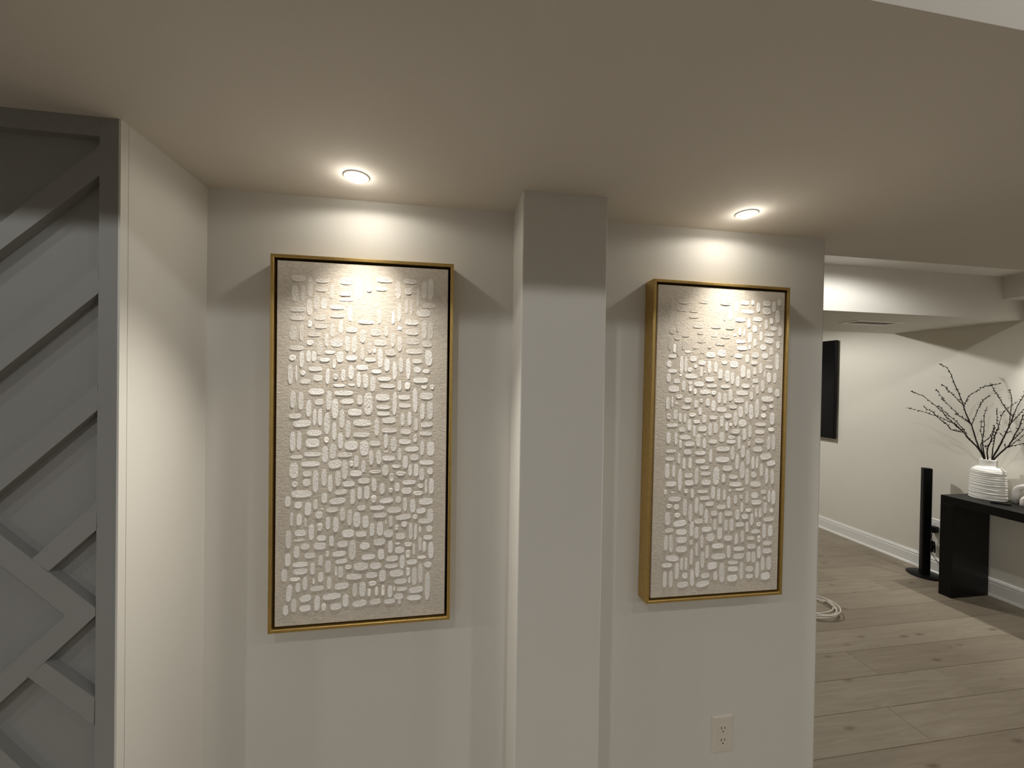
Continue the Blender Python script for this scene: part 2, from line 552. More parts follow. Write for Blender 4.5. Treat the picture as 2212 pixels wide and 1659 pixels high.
# ------------------------------------------------------------------ paintings
S1='''-1693,4388,340,168 -1778,3992,163,433 -1579,4008,92,434 -1396,4175,119,513 -1093,4356,346,113 -1121,4126,326,120 -850,4079,107,382 -485,4374,399,171 -168,4176,191,544 -513,4038,325,128 -484,3879,406,78 -1699,3569,405,126 -1415,3640,138,415 -1238,3775,139,387 -1055,3751,146,283 -715,3666,383,114 -1714,3348,385,133 -1145,3376,306,148 -713,3442,397,107 -386,3502,122,385 -617,3158,101,370 -1402,3194,105,183 -1123,3140,319,113 -831,3044,114,355 -345,3074,306,143 -1813,2945,169,385 -1604,2980,105,456 -1287,2923,331,113 -973,2784,94,354 -1394,2695,178,141 -1145,2567,146,382 -724,2710,310,206 -447,2700,122,414 -270,2676,136,444 -1724,2552,366,126 -890,2450,268,92 -633,2335,176,292 -1824,2283,176,168 -1595,2253,112,422 -1424,2342,112,296 -1292,2341,113,275 499,4462,432,144 414,4216,313,123 99,4182,152,158 869,4198,134,465 1181,4451,355,139 1134,4175,199,175 1393,4022,72,505 1570,4243,144,477 1739,4266,152,581 1697,3812,346,147 1548,3600,374,206 1089,3771,85,379 1217,3740,85,394 896,3600,106,502 743,3437,77,377 372,3456,90,411 28,3302,406,115 1233,3332,378,146 1574,3142,130,492 1748,3129,130,486 1651,2743,274,162 1250,3058,364,154 1263,2802,357,168 915,3156,120,109 738,2831,126,370 919,2723,120,393 280,3023,284,188 557,3068,105,290 404,2741,334,152 -54,2905,151,345 131,2604,117,310 -60,2448,103,352 679,2484,281,174 408,2325,125,507 1313,2529,450,132 1706,2361,188,428 260,2517,83,130 -1018,2243,274,106 -780,2138,81,256 -338,2315,279,136 -1873,1854,124,511 -1726,1881,52,449 -1562,1887,131,134 -1504,1662,257,120 -1256,2005,338,120 -1191,1762,239,156 -942,1811,100,419 -740,1797,128,157 -545,1846,115,321 -345,1924,136,372 -145,1726,110,402 -647,1566,311,78 -328,1584,164,65 -1802,1195,137,456 -1606,1151,125,479 -1218,1401,392,170 -906,1161,134,512 -526,1364,495,129 -1149,1121,233,163 -1410,947,132,438 -749,938,162,521 -436,1139,347,136 -116,1180,144,259 -242,845,362,180 -1259,714,86,439 -1123,717,107,447 -947,542,147,569 -568,670,129,501 -1750,746,314,134 -1577,542,447,176,4 -761,338,115,478 -409,397,129,474 -47,560,475,173 -69,236,440,130 -1268,296,378,170 -1800,75,137,506 -1640,87,118,493 -1309,27,345,227 -957,101,121,157 -597,79,129,422 -323,-53,348,252 152,2275,290,108 588,2139,133,341 793,1993,106,481 957,2150,113,409 1153,2047,121,564 1390,2261,258,117 1400,2030,215,169 1645,1982,202,111 -63,2062,309,137 311,1953,271,108 33,1696,138,382 220,1623,139,419 515,1760,356,109 1490,1733,417,147 608,1569,413,116 924,1583,106,285 1140,1571,142,198 1592,1543,159,88 1805,1549,109,140 1348,1176,122,669 1653,1300,361,192 108,1076,235,585 478,1252,370,181 802,1090,106,627 1052,1259,312,132 502,991,370,123 1068,1032,327,117 507,809,336,109 1549,875,130,450 1758,901,159,503 1018,655,106,344 1203,673,107,382 332,436,118,464 659,623,372,160 662,350,414,124 1108,310,292,139 1380,511,115,353 1669,502,333,133,5 1646,255,354,111 580,70,105,422 785,-34,162,380 1079,35,313,132 1363,110,100,214 292,-3,292,138 1553,-147,115,399 1784,-165,203,400 12,-133,228,405 -1705,-340,308,99 -1310,-276,431,113 -991,-281,154,442 -790,-199,168,414 -491,-304,387,129 -1354,-534,470,135 -1765,-698,223,409 -736,-550,351,229,8 -481,-709,143,510 -312,-548,102,151 -187,-489,122,317 -1435,-794,212,149 -1221,-1005,146,590 -1009,-900,134,456 -853,-1062,121,457 -655,-938,142,416 -193,-813,322,159 -382,-1093,307,151 -1739,-1072,151,155 -1450,-1027,192,205 -1575,-1328,500,191 -1909,-1521,143,275 -574,-1310,326,136,6 -997,-1461,147,264 -273,-1442,123,411 -92,-1354,117,340 -660,-1547,420,172,4 -1649,-1626,191,170 -1405,-1734,166,355 -1220,-1627,113,270 -1049,-1751,80,36 -800,-1782,297,136 -528,-1911,136,360 -347,-2012,116,433 -161,-2078,186,405 -1811,-1994,85,367 -1623,-2016,132,311 -1468,-2093,59,255 -1134,-1908,200,200 -901,-2143,114,336 -698,-2188,142,409 -1317,-2359,133,434 -1105,-2244,134,214 -380,-2440,314,224 -1591,-2371,283,170 -1882,-2533,144,480 -44,-1753,221,152 1273,-175,372,140 198,-391,111,399 396,-387,133,385 652,-414,337,139 576,-237,133,51 951,-313,92,337 1102,-532,135,360 1340,-408,229,162 1680,-554,391,133 -4,-626,117,325 866,-648,240,88 571,-751,168,292 303,-785,313,80 1236,-759,100,309 1401,-763,129,340 1550,-881,137,348 1777,-797,160,186 742,-949,113,241 988,-852,256,110 14,-1021,311,159 281,-1130,125,363 492,-1249,140,299 93,-1345,145,370 889,-1220,135,249 717,-1303,113,132 1205,-1097,357,118 1146,-1327,278,184 1525,-1209,151,118 1673,-1229,72,400 1818,-1218,131,431 1455,-1411,266,111 278,-1533,139,211 608,-1581,365,139,5 924,-1562,156,198 1107,-1701,107,375 1315,-1753,151,377 1667,-1640,384,186,3 365,-1772,391,117 815,-1848,382,161 1543,-1898,245,148,6 1798,-2042,160,387 1655,-2192,377,134 436,-1979,350,131 733,-2156,99,315 1065,-2056,413,147,5 1383,-2066,137,126 62,-2142,166,341 599,-2176,28,132 238,-2364,125,364 447,-2352,168,380 890,-2343,99,147 1092,-2256,164,162 1269,-2456,100,458 1398,-2477,86,429 1520,-2424,58,163 1773,-2406,174,193 -1619,-2566,290,57 -1593,-2507,184,35 -1065,-2530,234,157 -806,-2633,121,280 -524,-2723,279,173 -270,-2895,185,521 -1469,-2741,232,178 -1100,-2746,308,193 -1682,-2878,145,319 -1351,-2989,266,149 -1080,-3136,114,286 -907,-2975,74,172 -610,-2981,346,151,6 -1897,-3074,144,339 -1591,-3216,376,135 -1279,-3346,113,328 -888,-3313,148,330 -550,-3189,313,130,4 -687,-3454,61,273 -562,-3480,136,310 -365,-3363,164,108 -45,-3361,380,211 -1979,-3478,143,339 -1589,-3401,350,163 -1716,-3602,263,99,4 -1465,-3729,119,363 -1249,-3686,60,150 -1070,-3587,141,272 -854,-3759,115,330 -222,-3628,405,159 -1161,-3885,354,136,4 -541,-3864,361,180,6 -195,-3996,124,370 -1642,-3826,119,256 -1861,-3967,137,453,-5 -789,-4127,466,165,4 -432,-4265,150,347 -1451,-4131,298,185,9 -1158,-4278,140,408 -1740,-4298,138,362 -1459,-4398,278,164,5 -989,-4406,114,208 -682,-4412,285,173,4 -1942,-4410,124,276 -67,-4372,387,175,6 -48,-2476,283,152 673,-2496,254,212 992,-2581,256,177 1739,-2651,247,127 1521,-2830,94,386 1644,-2914,94,305 1823,-3017,146,462 51,-2803,270,203 430,-2721,308,175 726,-2861,127,352 916,-2783,142,59 971,-2963,249,177 1205,-2824,207,111 1204,-3090,114,229 1360,-2969,57,326 145,-3110,354,153,3 482,-3053,168,293 775,-3191,332,154,5 1045,-3291,135,384 1575,-3204,239,89 1307,-3318,287,141 338,-3366,293,175 756,-3391,346,132 1741,-3414,218,164 1544,-3647,123,535 1209,-3585,100,244 1379,-3718,137,504 896,-3602,369,199 236,-3615,306,160 523,-3655,183,322 1009,-3834,349,148 1244,-3824,65,185 1736,-4021,138,783 262,-3850,202,131 4,-3989,166,400 181,-4096,90,226 373,-4073,84,271 544,-4063,91,315 731,-4099,127,331 843,-4033,57,125 1046,-4055,278,111 1430,-4100,389,178,4 963,-4248,249,170 986,-4393,93,148 1379,-4315,382,156 341,-4352,293,161,5 723,-4370,290,140,4'''
S2='''-1719,4032,141,766 -1336,4327,374,137 -1412,4113,359,172 -994,4076,295,124 -656,4370,350,125 -992,3882,347,97 -848,3612,379,152 -228,3605,370,112 -751,3405,228,132 -1497,3535,112,302 -1698,3410,193,178 -1254,3301,270,117 -1762,3041,133,445 -1529,3214,224,144 -1616,2871,89,274 -1470,2842,97,399 -710,3167,327,166 -898,2962,242,145 -1313,2985,105,289 -1157,2784,226,69 -663,2870,160,236 -423,3046,146,265 -78,3101,379,154 -383,2720,315,167 5,2781,295,210 -1680,2636,290,110 -1364,2377,120,537 -1218,2395,98,455 -970,2576,227,166 -670,2460,244,139 -1781,2396,163,199 -888,2336,106,97 -411,2335,115,404 -191,2341,123,322 106,3329,373,161 -282,3344,246,126 81,4354,419,126 478,4273,133,330 758,4401,292,134 1043,4416,103,163 1242,4281,128,312 1539,4425,282,171 1805,4332,146,343 1992,4470,138,215 64,3989,116,378 267,3999,148,323 865,4131,459,134 1543,4175,290,214 1944,4027,163,408 609,3860,401,127 919,3765,119,290 1230,3907,336,135 1544,3751,121,307 1738,3860,129,207 1819,3631,243,129 2053,3544,139,294 259,3609,343,147 616,3480,94,268 766,3458,63,240 442,3360,118,70 1135,3597,159,220 1328,3695,56,114 1366,3369,112,285 1667,3435,331,121 1661,3238,339,172,-5 969,3310,143,326 1153,3161,120,241 1989,3114,130,230 649,3170,331,113 1454,3019,233,178 702,2967,363,141 971,2991,79,142 338,2898,149,450 1752,2908,130,251 1181,2764,264,171 1531,2747,226,186 595,2716,307,141 894,2641,127,255 1974,2560,130,531 105,2483,202,112 438,2447,290,204 1148,2521,231,128 1677,2580,234,43 1683,2401,267,115 1386,2343,120,328 760,2233,166,396 49,3063,93,98 -1664,2181,312,117 -1781,1976,141,274 -1510,1872,216,138 -1388,2057,97,76 -1081,2227,166,138 -1026,2032,415,145 -689,2179,99,313 -567,2175,69,77 -392,1953,315,140 -30,2122,155,294 -1611,1629,357,179 -1274,1736,128,311 -1054,1813,136,97 -1043,1661,121,222 -758,1798,335,153 -316,1752,377,112 152,1740,327,112 -880,1553,106,167 -541,1556,360,146,3 -245,1529,170,126 -1418,1388,224,117 -1111,1289,249,159 -1793,1186,119,371 -1645,1219,74,364 -1499,1184,112,83 -839,1172,137,236 -663,1275,99,118 -440,1233,146,237 -241,1127,154,343 -47,1375,124,330 -1172,1060,309,104 -1526,842,142,310 -696,951,122,237 42,1011,326,148 -1363,744,105,276 -1201,728,98,284 -1748,771,156,172 -951,830,242,111 -544,715,153,265 -238,756,262,119 60,639,124,345 -1052,517,128,347 -804,619,220,104 -1621,508,380,110 -1292,374,210,145 -600,401,298,167 -876,323,91,348 -335,388,123,392 -147,430,131,337 -1737,122,141,358 -1487,94,105,386 -1180,136,362,139 -731,38,152,390 -522,223,92,63 -522,-53,123,321 78,146,179,317 -231,3,309,126 -1031,-72,348,139 211,2065,172,366 396,2006,117,381 580,1905,134,339 960,2151,119,291 1173,2245,120,228 1537,2151,56,207 1693,2058,154,329 1904,2053,122,338 1206,1940,200,142 865,1773,285,135 1475,1785,137,364 1135,1757,80,50 1286,1660,104,264 1750,1654,178,194 2013,1569,163,245 342,1466,133,359 146,1361,125,338 741,1547,419,156 1077,1460,120,256 642,1305,347,142 1662,1366,437,179 921,1081,119,426 1080,948,144,484 1293,1057,144,585 439,1104,259,127 715,944,158,354 1542,1071,210,165 1807,1124,162,108 540,727,142,460 275,813,258,141 1537,824,185,143 1848,736,171,395 789,587,285,234 1441,554,410,122 242,474,109,282 381,538,94,99 1063,325,120,392 545,320,315,142 1412,308,338,129 1830,380,228,115 868,225,135,363 417,129,251,99 405,1,314,127 685,-35,103,426 1401,21,330,143 1750,-44,122,446 1920,-30,138,476 1047,-71,96,128 -1648,-287,328,103 -1336,-81,98,270 -1085,-317,257,160 -647,-355,374,119 -295,-445,108,407 133,-233,483,148 -1372,-523,105,325 -1195,-674,105,347 -988,-665,114,355 -643,-613,351,147 115,-568,491,169 -1678,-527,298,117 -1754,-902,156,455 -1534,-901,105,380 -1320,-1185,128,679 -1034,-1051,272,153 -764,-1076,129,530 -484,-814,291,112 -452,-1000,346,119 -84,-1086,217,563 -1008,-1280,295,167 -433,-1277,323,168 -1616,-1304,350,152 175,-1161,125,268 -1557,-1567,127,41 -1798,-1562,89,152 -1103,-1539,121,132 -889,-1620,106,286 -539,-1562,368,98 -177,-1605,139,394 19,-1672,109,381 214,-1684,109,339 -1487,-1776,419,152 -468,-1770,346,119 -1660,-1993,179,124 -1413,-2017,180,173 -1130,-2046,143,536 -937,-2215,129,558 -738,-1994,130,496 -573,-2135,146,378 -290,-1960,293,127 116,-2066,327,134 -391,-2347,131,457 -123,-2260,225,155 -1702,-2381,179,408 -1376,-2285,195,139 99,-2412,117,389 467,-373,134,425 832,-318,143,398 1017,-504,135,485 636,-643,126,483 1357,-246,353,165 1651,-484,397,194,8 1856,-698,309,173,8 1202,-677,112,400 1350,-675,88,380 1514,-910,113,416 827,-915,174,512 1000,-1124,127,528 301,-845,352,170 1237,-1064,192,200 1706,-1107,113,504 1914,-1142,122,484 517,-1120,299,135 603,-1356,442,149 1311,-1365,385,172 750,-1529,317,78 404,-1554,94,71 1608,-1619,210,137 1816,-1775,98,397 1976,-1808,139,455 1023,-1774,104,400 1294,-1723,249,201 816,-1765,119,121 613,-1839,118,277 380,-1925,118,390 1651,-1832,89,101 1353,-1947,354,158 1681,-2146,130,368 1916,-2239,139,137 846,-2097,95,314 1088,-2201,208,107 1363,-2306,80,302 1508,-2288,113,317 375,-2283,275,156 691,-2328,150,328 962,-2393,231,157 1213,-2494,120,373 -1286,-2536,451,195,5 -881,-2718,137,475 -647,-2492,298,147 -228,-2513,62,134 -86,-2616,124,360 -1639,-2742,283,131,4 -1229,-2805,369,188 -713,-2853,130,371 -367,-2757,339,155,4 90,-2901,164,382 -232,-3012,286,261 -1737,-3128,126,470 -1568,-3156,134,540 -1215,-3053,354,195 -887,-3157,99,154 -518,-3134,107,400 -694,-3382,92,392 36,-3295,405,156 -1214,-3348,384,188 -331,-3465,123,415 -867,-3608,114,497 -482,-3707,131,520 69,-3625,514,191 -1514,-3612,426,187,-6 -1680,-3821,335,139 -1191,-3798,106,390 -1043,-3802,98,398 -1343,-4012,135,515 -653,-4004,138,498 -148,-3914,341,226,6 204,-4145,195,610 -23,-4238,140,297 -379,-4208,293,162,6 -1743,-4254,126,512 -1542,-4258,127,528 -1070,-4177,189,189 -822,-4254,137,525 -1138,-4452,385,188,3 -452,-4464,454,190,10 299,-2658,117,362 499,-2654,142,398 791,-2640,301,150 1052,-2735,104,322 1467,-2670,169,137 1823,-2510,374,137,4 1672,-2883,130,462 1895,-2880,171,369 1361,-2886,314,129,4 894,-3025,119,372 682,-3095,119,356 390,-3062,291,170 1191,-3094,280,115 1494,-3146,113,223 1797,-3274,325,137 426,-3493,134,405 779,-3416,389,136 1219,-3360,305,158 1503,-3563,137,396 1793,-3526,333,166 774,-3655,381,186 1133,-3690,144,337 1310,-3709,145,360 1647,-3927,130,462 1870,-3927,171,442 586,-3845,371,114 891,-4117,127,558 1455,-4133,137,533 584,-4048,355,164 1173,-4082,280,172 1757,-4341,325,239,4 570,-4342,371,214 1172,-4312,248,144'''

STROKE_SHAPES = {}
def stroke_mesh(kind, i):
    # a daub of thick paint: raised lip, hollow middle; unit size, lying on +(-y) with its face to the room
    if (kind, i) in STROKE_SHAPES:
        return STROKE_SHAPES[(kind, i)]
    rn = random.Random(kind * 31 + i * 7 + 3)
    n = 14
    ex = (3.4, 3.4, 2.6)[kind] + rn.uniform(-0.5, 0.6)
    ring = []
    for q in range(n):
        a = 2 * math.pi * (q + 0.5) / n
        c, s = math.cos(a), math.sin(a)
        r = (abs(c) ** ex + abs(s) ** ex) ** (-1 / ex)
        r *= 1 + rn.uniform(-0.05, 0.03)
        ring.append((0.5 * r * c, 0.5 * r * s))
    lip = [0.75 + 0.5 * max(0, -math.sin(2 * math.pi * (q + 0.5) / n)) + rn.uniform(-0.2, 0.2) for q in range(n)]
    vs = [(x, 0, z) for x, z in ring]
    vs += [(x * 0.92, -lip[q], z * 0.92) for q, (x, z) in enumerate(ring)]
    vs += [(x * 0.74, -0.68 + rn.uniform(-0.1, 0.1), z * 0.74) for x, z in ring]
    vs.append((0, -0.68, 0))
    fs = []
    for q in range(n):
        p = (q + 1) % n
        fs += [(q, p, n + p, n + q), (n + q, n + p, 2 * n + p, 2 * n + q), (2 * n + q, 2 * n + p, 3 * n)]
    STROKE_SHAPES[(kind, i)] = (vs, fs)
    return STROKE_SHAPES[(kind, i)]
stroke_data = {}
def stroke_object_mesh(kind, i, mat):
    key = (kind, i, mat.name)
    if key not in stroke_data:
        vs, fs = stroke_mesh(kind, i)
        b = MB()
        b.add(vs, fs, True)
        stroke_data[key] = b.mesh('brush_stroke', mat)
    return stroke_data[key]

def painting(idx, cx, cz, W, Hh, rot, text, label, pick):
    root = empty('painting', (cx, YW, cz), label, 'painting', None, (0, rot, 0))
    yf = 1.1155 - YW                       # front of the frame
    LW, GAP = 0.0088, 0.0065
    w2, h2 = W / 2, Hh / 2
    # four mitred frame bars, slightly rounded front
    prof = [(0, -0.002), (0, yf + 0.0012), (0.0012, yf), (LW - 0.001, yf), (LW, yf + 0.001), (LW, -0.002)]
    def bar(p0, p1, inx, inz):
        b = MB()
        vs = []
        for (px, pz), (sx, sz) in ((p0, inx), (p1, inz)):
            vs += [(px + sx * a, y, pz + sz * a) for a, y in prof]
        n = len(prof)
        b.add(vs, [tuple(range(n - 1, -1, -1)), tuple(range(n, 2 * n))] + [(i, (i + 1) % n, n + (i + 1) % n, n + i) for i in range(n)])
        b.build('frame_bar', M_GOLD, root)
    bar((-w2, h2), (w2, h2), (1, -1), (-1, -1))
    bar((w2, -h2), (-w2, -h2), (-1, 1), (1, 1))
    bar((-w2, -h2), (-w2, h2), (1, 1), (1, -1))
    bar((w2, h2), (w2, -h2), (-1, -1), (-1, 1))
    b = MB()
    b.box(-w2 + LW, w2 - LW, -0.012, -0.004, -h2 + LW, h2 - LW)
    b.build('backing', M_DARKGAP, root)
    cw, ch = w2 - LW - GAP, h2 - LW - GAP
    yc = 1.1195 - YW
    b = MB()
    b.bevel_box(-cw, cw, yc, -0.013, -ch, ch, 0.0015)
    can = b.build('canvas', M_CANVAS[idx], root)
    S = []
    for t in text.split():
        q = [float(x) for x in t.split(',')]
        S.append((q[0] / 1e4, q[1] / 1e4, q[2] / 1e4, q[3] / 1e4, q[4] if len(q) > 4 else 0.0))
    S.sort(key=lambda s: -s[2] * s[3])
    rest = MB()
    rn = random.Random(idx + 1)
    for j, (u, v, sw, sh, tilt) in enumerate(S):
        asp = sw / sh
        kind = 0 if asp > 1.35 else (1 if asp < 0.74 else 2)
        var = rn.randrange(6)
        tl = -math.radians(tilt + rn.uniform(-1.5, 1.5))
        hgt = min(rn.uniform(0.0006, 0.0010), 0.075 * min(sw, sh))
        if j < 300:
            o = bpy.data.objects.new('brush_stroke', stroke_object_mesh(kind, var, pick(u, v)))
            COL.objects.link(o)
            o.parent = can
            o.location = (u, yc + 0.0001, v)
            o.rotation_euler = (0, tl, 0)
            o.scale = (sw * 1.02, hgt, sh * 1.02)
        else:
            vs, fs = stroke_mesh(kind, var)
            c, s = math.cos(tl), math.sin(tl)
            rest.add([(u + x * sw * c + z * sh * s, yc + 0.0001 + y * hgt, v - x * sw * s + z * sh * c) for x, y, z in vs], fs, True)
    r = rest.build('small_brush_stroke', M_STROKE, can)
    r['kind'] = 'stuff'
    return root
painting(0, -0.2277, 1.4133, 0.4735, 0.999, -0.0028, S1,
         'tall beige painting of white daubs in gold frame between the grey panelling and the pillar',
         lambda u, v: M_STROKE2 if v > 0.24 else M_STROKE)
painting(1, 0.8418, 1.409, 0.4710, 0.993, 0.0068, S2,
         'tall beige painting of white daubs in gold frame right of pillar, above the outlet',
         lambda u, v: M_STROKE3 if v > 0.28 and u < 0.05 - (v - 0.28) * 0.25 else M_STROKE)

# ------------------------------------------------------------------ recessed lamps over the paintings
def downlight(x, y, label):
    root = empty('recessed_light', (x, y, ZS), label, 'light')
    tl = -math.radians(TILT)
    b = MB()
    b.lathe([(0.0200, -0.0010), (0.0215, -0.0036), (0.0285, -0.0034), (0.0305, -0.0022), (0.0310, 0.0)], 48, caps=False)
    b.build('trim_ring', M_LAMPW, root)
    g = MB()
    g.lathe([(0.0003, -0.0012), (0.0160, -0.0012), (0.0170, -0.0036), (0.0174, -0.0050), (0.0192, -0.0046), (0.0201, -0.0008)], 40, caps=False)
    g.build('gimbal', M_LAMPW, root).rotation_euler.x = tl
    l = MB()
    l.lathe([(0.0003, -0.0030), (0.0168, -0.0030)], 32, caps=False)
    l.build('lens', M_LENS, root).rotation_euler.x = tl * 0.5
    s = spot('lamp', (0, 0, -0.010), 52, 100, 1.0, 0.012, WARM)
    s.parent = root
    s.rotation_euler.x = tl
    # added weak point light under the lens, brightens the ceiling round the lamp
    d = bpy.data.lights.new('ceiling_glow_fill', 'POINT')
    d.energy = GLOW
    d.shadow_soft_size = 0.012
    d.color = WARM
    g = bpy.data.objects.new('ceiling_glow_fill', d)
    COL.objects.link(g)
    g.parent = root
    g.location = (0, -0.004, -0.030)
    s2 = spot('lamp_spill', (0, 0, -0.010), SPILL, 176, 0.25, 0.012, WARM)
    s2.parent = root
WARM = (1.0, 0.925, 0.81)
TILT = 19
GLOW = 0.24
SPILL = 1.3
downlight(-0.2353, 1.0316, 'lit recessed ceiling light above the painting left of the pillar')
downlight(0.8535, 1.0380, 'lit recessed ceiling light above the painting right of the pillar')

# ------------------------------------------------------------------ outlets
def outlet(loc, rz, label, mat, w=0.0765, h=0.124):
    root = empty('wall_outlet', loc, label, 'outlet', None, (0, 0, rz))
    b = MB()                                # plate with sloping rim, face to -y
    a, c = w / 2, h / 2
    b.add([(-a, 0, -c), (a, 0, -c), (a, 0, c), (-a, 0, c), (-a, -.002, -c), (a, -.002, -c), (a, -.002, c), (-a, -.002, c),
           (-a + .005, -.006, -c + .005), (a - .005, -.006, -c + .005), (a - .005, -.006, c - .005), (-a + .005, -.006, c - .005)],
          [(0, 1, 2, 3), (8, 9, 10, 11)] + [(i, (i + 1) % 4, 4 + (i + 1) % 4, 4 + i) for i in range(4)] + [(4 + i, 4 + (i + 1) % 4, 8 + (i + 1) % 4, 8 + i) for i in range(4)])
    b.build('cover_plate', mat, root)
    b = MB()
    b.bevel_box(-.0165, .0165, -.0074, -.002, -.0335, .0335, 0.0008)
    face = b.build('receptacle', mat, root)
    for dz in (0.0195, -0.0195):
        for dx, hh in ((-0.0062, 0.0045), (0.0062, 0.0037)):
            s = MB()
            s.box(dx - .0011, dx + .0011, -.0077, -.006, dz + .003 - hh, dz + .003 + hh)
            s.build('slot', M_SLOT, face)
        s = MB()
        s.prism([(.0024 * math.cos(t * math.pi / 5), dz - .0085 + .0024 * math.sin(t * math.pi / 5)) for t in range(10)], lambda p, q, d: (p, d, q), -.0077, -.006)
        s.build('slot', M_SLOT, face)
    for dz in (0.0485, -0.0485):
        s = MB()
        s.prism([(.0026 * math.cos(t * math.pi / 6), dz + .0026 * math.sin(t * math.pi / 6)) for t in range(12)], lambda p, q, d: (p, d, q), -.0068, -.005)
        s.build('screw', mat, root)
    return root
outlet((0.909, YW, 0.432), 0, 'pale double outlet low on the wall under the painting right of the pillar', M_PLATE)
outlet((XR, 2.757, 0.400), math.pi / 2 * -1, 'white wall outlet with black adapter plugged in, behind the black tower', M_PLATE2)

# ------------------------------------------------------------------ air vent under the bulkhead
vx0, vx1, vy0, vy1 = 3.045, 3.470, 2.528, 2.688
vent = empty('air_vent', ((vx0 + vx1) / 2, (vy0 + vy1) / 2, ZS), 'white rectangular air vent under the ceiling bulkhead', 'vent')
a, c = (vx1 - vx0) / 2, (vy1 - vy0) / 2
b = MB()
for (X0, X1, Y0, Y1) in ((-a, a, -c, -c + .028), (-a, a, c - .028, c), (-a, -a + .028, -c + .028, c - .028), (a - .028, a, -c + .028, c - .028)):
    b.box(X0, X1, Y0, Y1, -0.007, 0.0)
b.build('vent_frame', M_VENT, vent)
b = MB()
b.box(-a + .028, a - .028, -c + .028, c - .028, -0.0012, 0.0)
b.build('vent_duct', M_VENTD, vent)
for j in range(7):
    y = -c + .036 + j * (2 * c - .072) / 6
    b = MB()
    b.add([(-a + .028, y - .004, -.0058), (a - .028, y - .004, -.0058), (a - .028, y + .004, -.0018), (-a + .028, y + .004, -.0018),
           (-a + .028, y - .004, -.0048), (a - .028, y - .004, -.0048), (a - .028, y + .004, -.0010), (-a + .028, y + .004, -.0010)],
          [(0, 1, 2, 3), (7, 6, 5, 4), (0, 4, 5, 1), (1, 5, 6, 2), (2, 6, 7, 3), (3, 7, 4, 0)])
    b.build('slat', M_VENT, vent)

# ------------------------------------------------------------------ television on the right wall
tv = empty('television', (XR, 4.583, 1.547), 'wide black flat television mounted on the cream wall of the far room', 'television')
b = MB()
b.bevel_box(-0.048, -0.016, -0.945, 0.945, -0.528, 0.535, 0.003)
b.build('bezel', M_BLACKP, tv)
b = MB()
b.box(-0.0495, -0.0475, -0.938, 0.938, -0.518, 0.528)
b.build('screen', M_SCREEN, tv)
b = MB()
b.bevel_box(-0.045, -0.019, -0.945, 0.945, -0.5355, -0.5275, 0.002)
b.build('bottom_strip', M_GREYBROWN, tv)  # grey-brown strip along the lower edge
b = MB()
b.box(-0.0165, 0.0, -0.30, 0.30, -0.22, 0.22)
b.build('wall_mount', M_BLACKP, tv)

# ------------------------------------------------------------------ console table
tx0, tx1, ty0, ty1, tz = 3.757, 4.108, 0.86, 2.475, 0.765
con = empty('console_table', ((tx0 + tx1) / 2, (ty0 + ty1) / 2, 0), 'long black console table with panel legs against the cream wall', 'table')
ox, oy = con.location.x, con.location.y
b = MB()
b.bevel_box(tx0 - ox, tx1 - ox, ty0 - oy, ty1 - oy, tz - 0.062, tz, 0.002)
b.build('tabletop', M_CONSOLE, con)
for y0, y1 in ((ty1 - 0.078, ty1), (ty0, ty0 + 0.078)):
    b = MB()
    b.bevel_box(tx0 - ox, tx1 - ox, y0 - oy, y1 - oy, 0.0, tz - 0.062, 0.002)
    b.build('panel_leg', M_CONSOLE, con)

# ------------------------------------------------------------------ vase: thrown bands, narrow neck
VX, VY = 4.0, 2.35
vase = empty('vase', (VX, VY, tz), 'squat white ceramic vase with horizontal ridges holding dark branches', 'vase')
rows = []
hb = 0.230
grooves = [0.035, 0.058, 0.078, 0.096, 0.118, 0.128, 0.150, 0.165, 0.180]
deep = {0.096: 0.004, 0.180: 0.0048, 0.150: 0.0035, 0.035: 0.003}
N = 74
for i in range(N + 1):
    z = hb * i / N
    r = 0.0955 - 0.0085 * (z / hb) ** 1.3
    r += 0.0012 * math.sin(z * 420) + 0.0009 * math.sin(z * 251 + 1)
    for g in grooves:
        r -= deep.get(g, 0.0016) * math.exp(-((z - g) / 0.0036) ** 2)
    if z < 0.006:
        r -= 0.004 * (1 - z / 0.006)
    if z > hb - 0.034:
        t = (z - hb + 0.034) / 0.034
        r -= 0.016 * t ** 3
    rows.append((r, z))
rows += [(0.066, 0.2365), (0.056, 0.2395), (0.0475, 0.2425), (0.0455, 0.250), (0.0455, 0.278), (0.0468, 0.2895), (0.0460, 0.2930), (0.0430, 0.2935),
         (0.0412, 0.2900), (0.0405, 0.272), (0.043, 0.245), (0.060, 0.232), (0.078, 0.212), (0.084, 0.10), (0.082, 0.008)]
def wob(i, a):
    return (0.0007 * math.sin(3 * a + i * 0.9) + 0.0005 * math.sin(7 * a + i * 1.7), 0.0006 * math.sin(2 * a + i * 0.5) if 3 < i < N else 0)
b = MB()
b.lathe(rows, 56, wob=wob)
b.build('vase_body', M_VASE, vase)

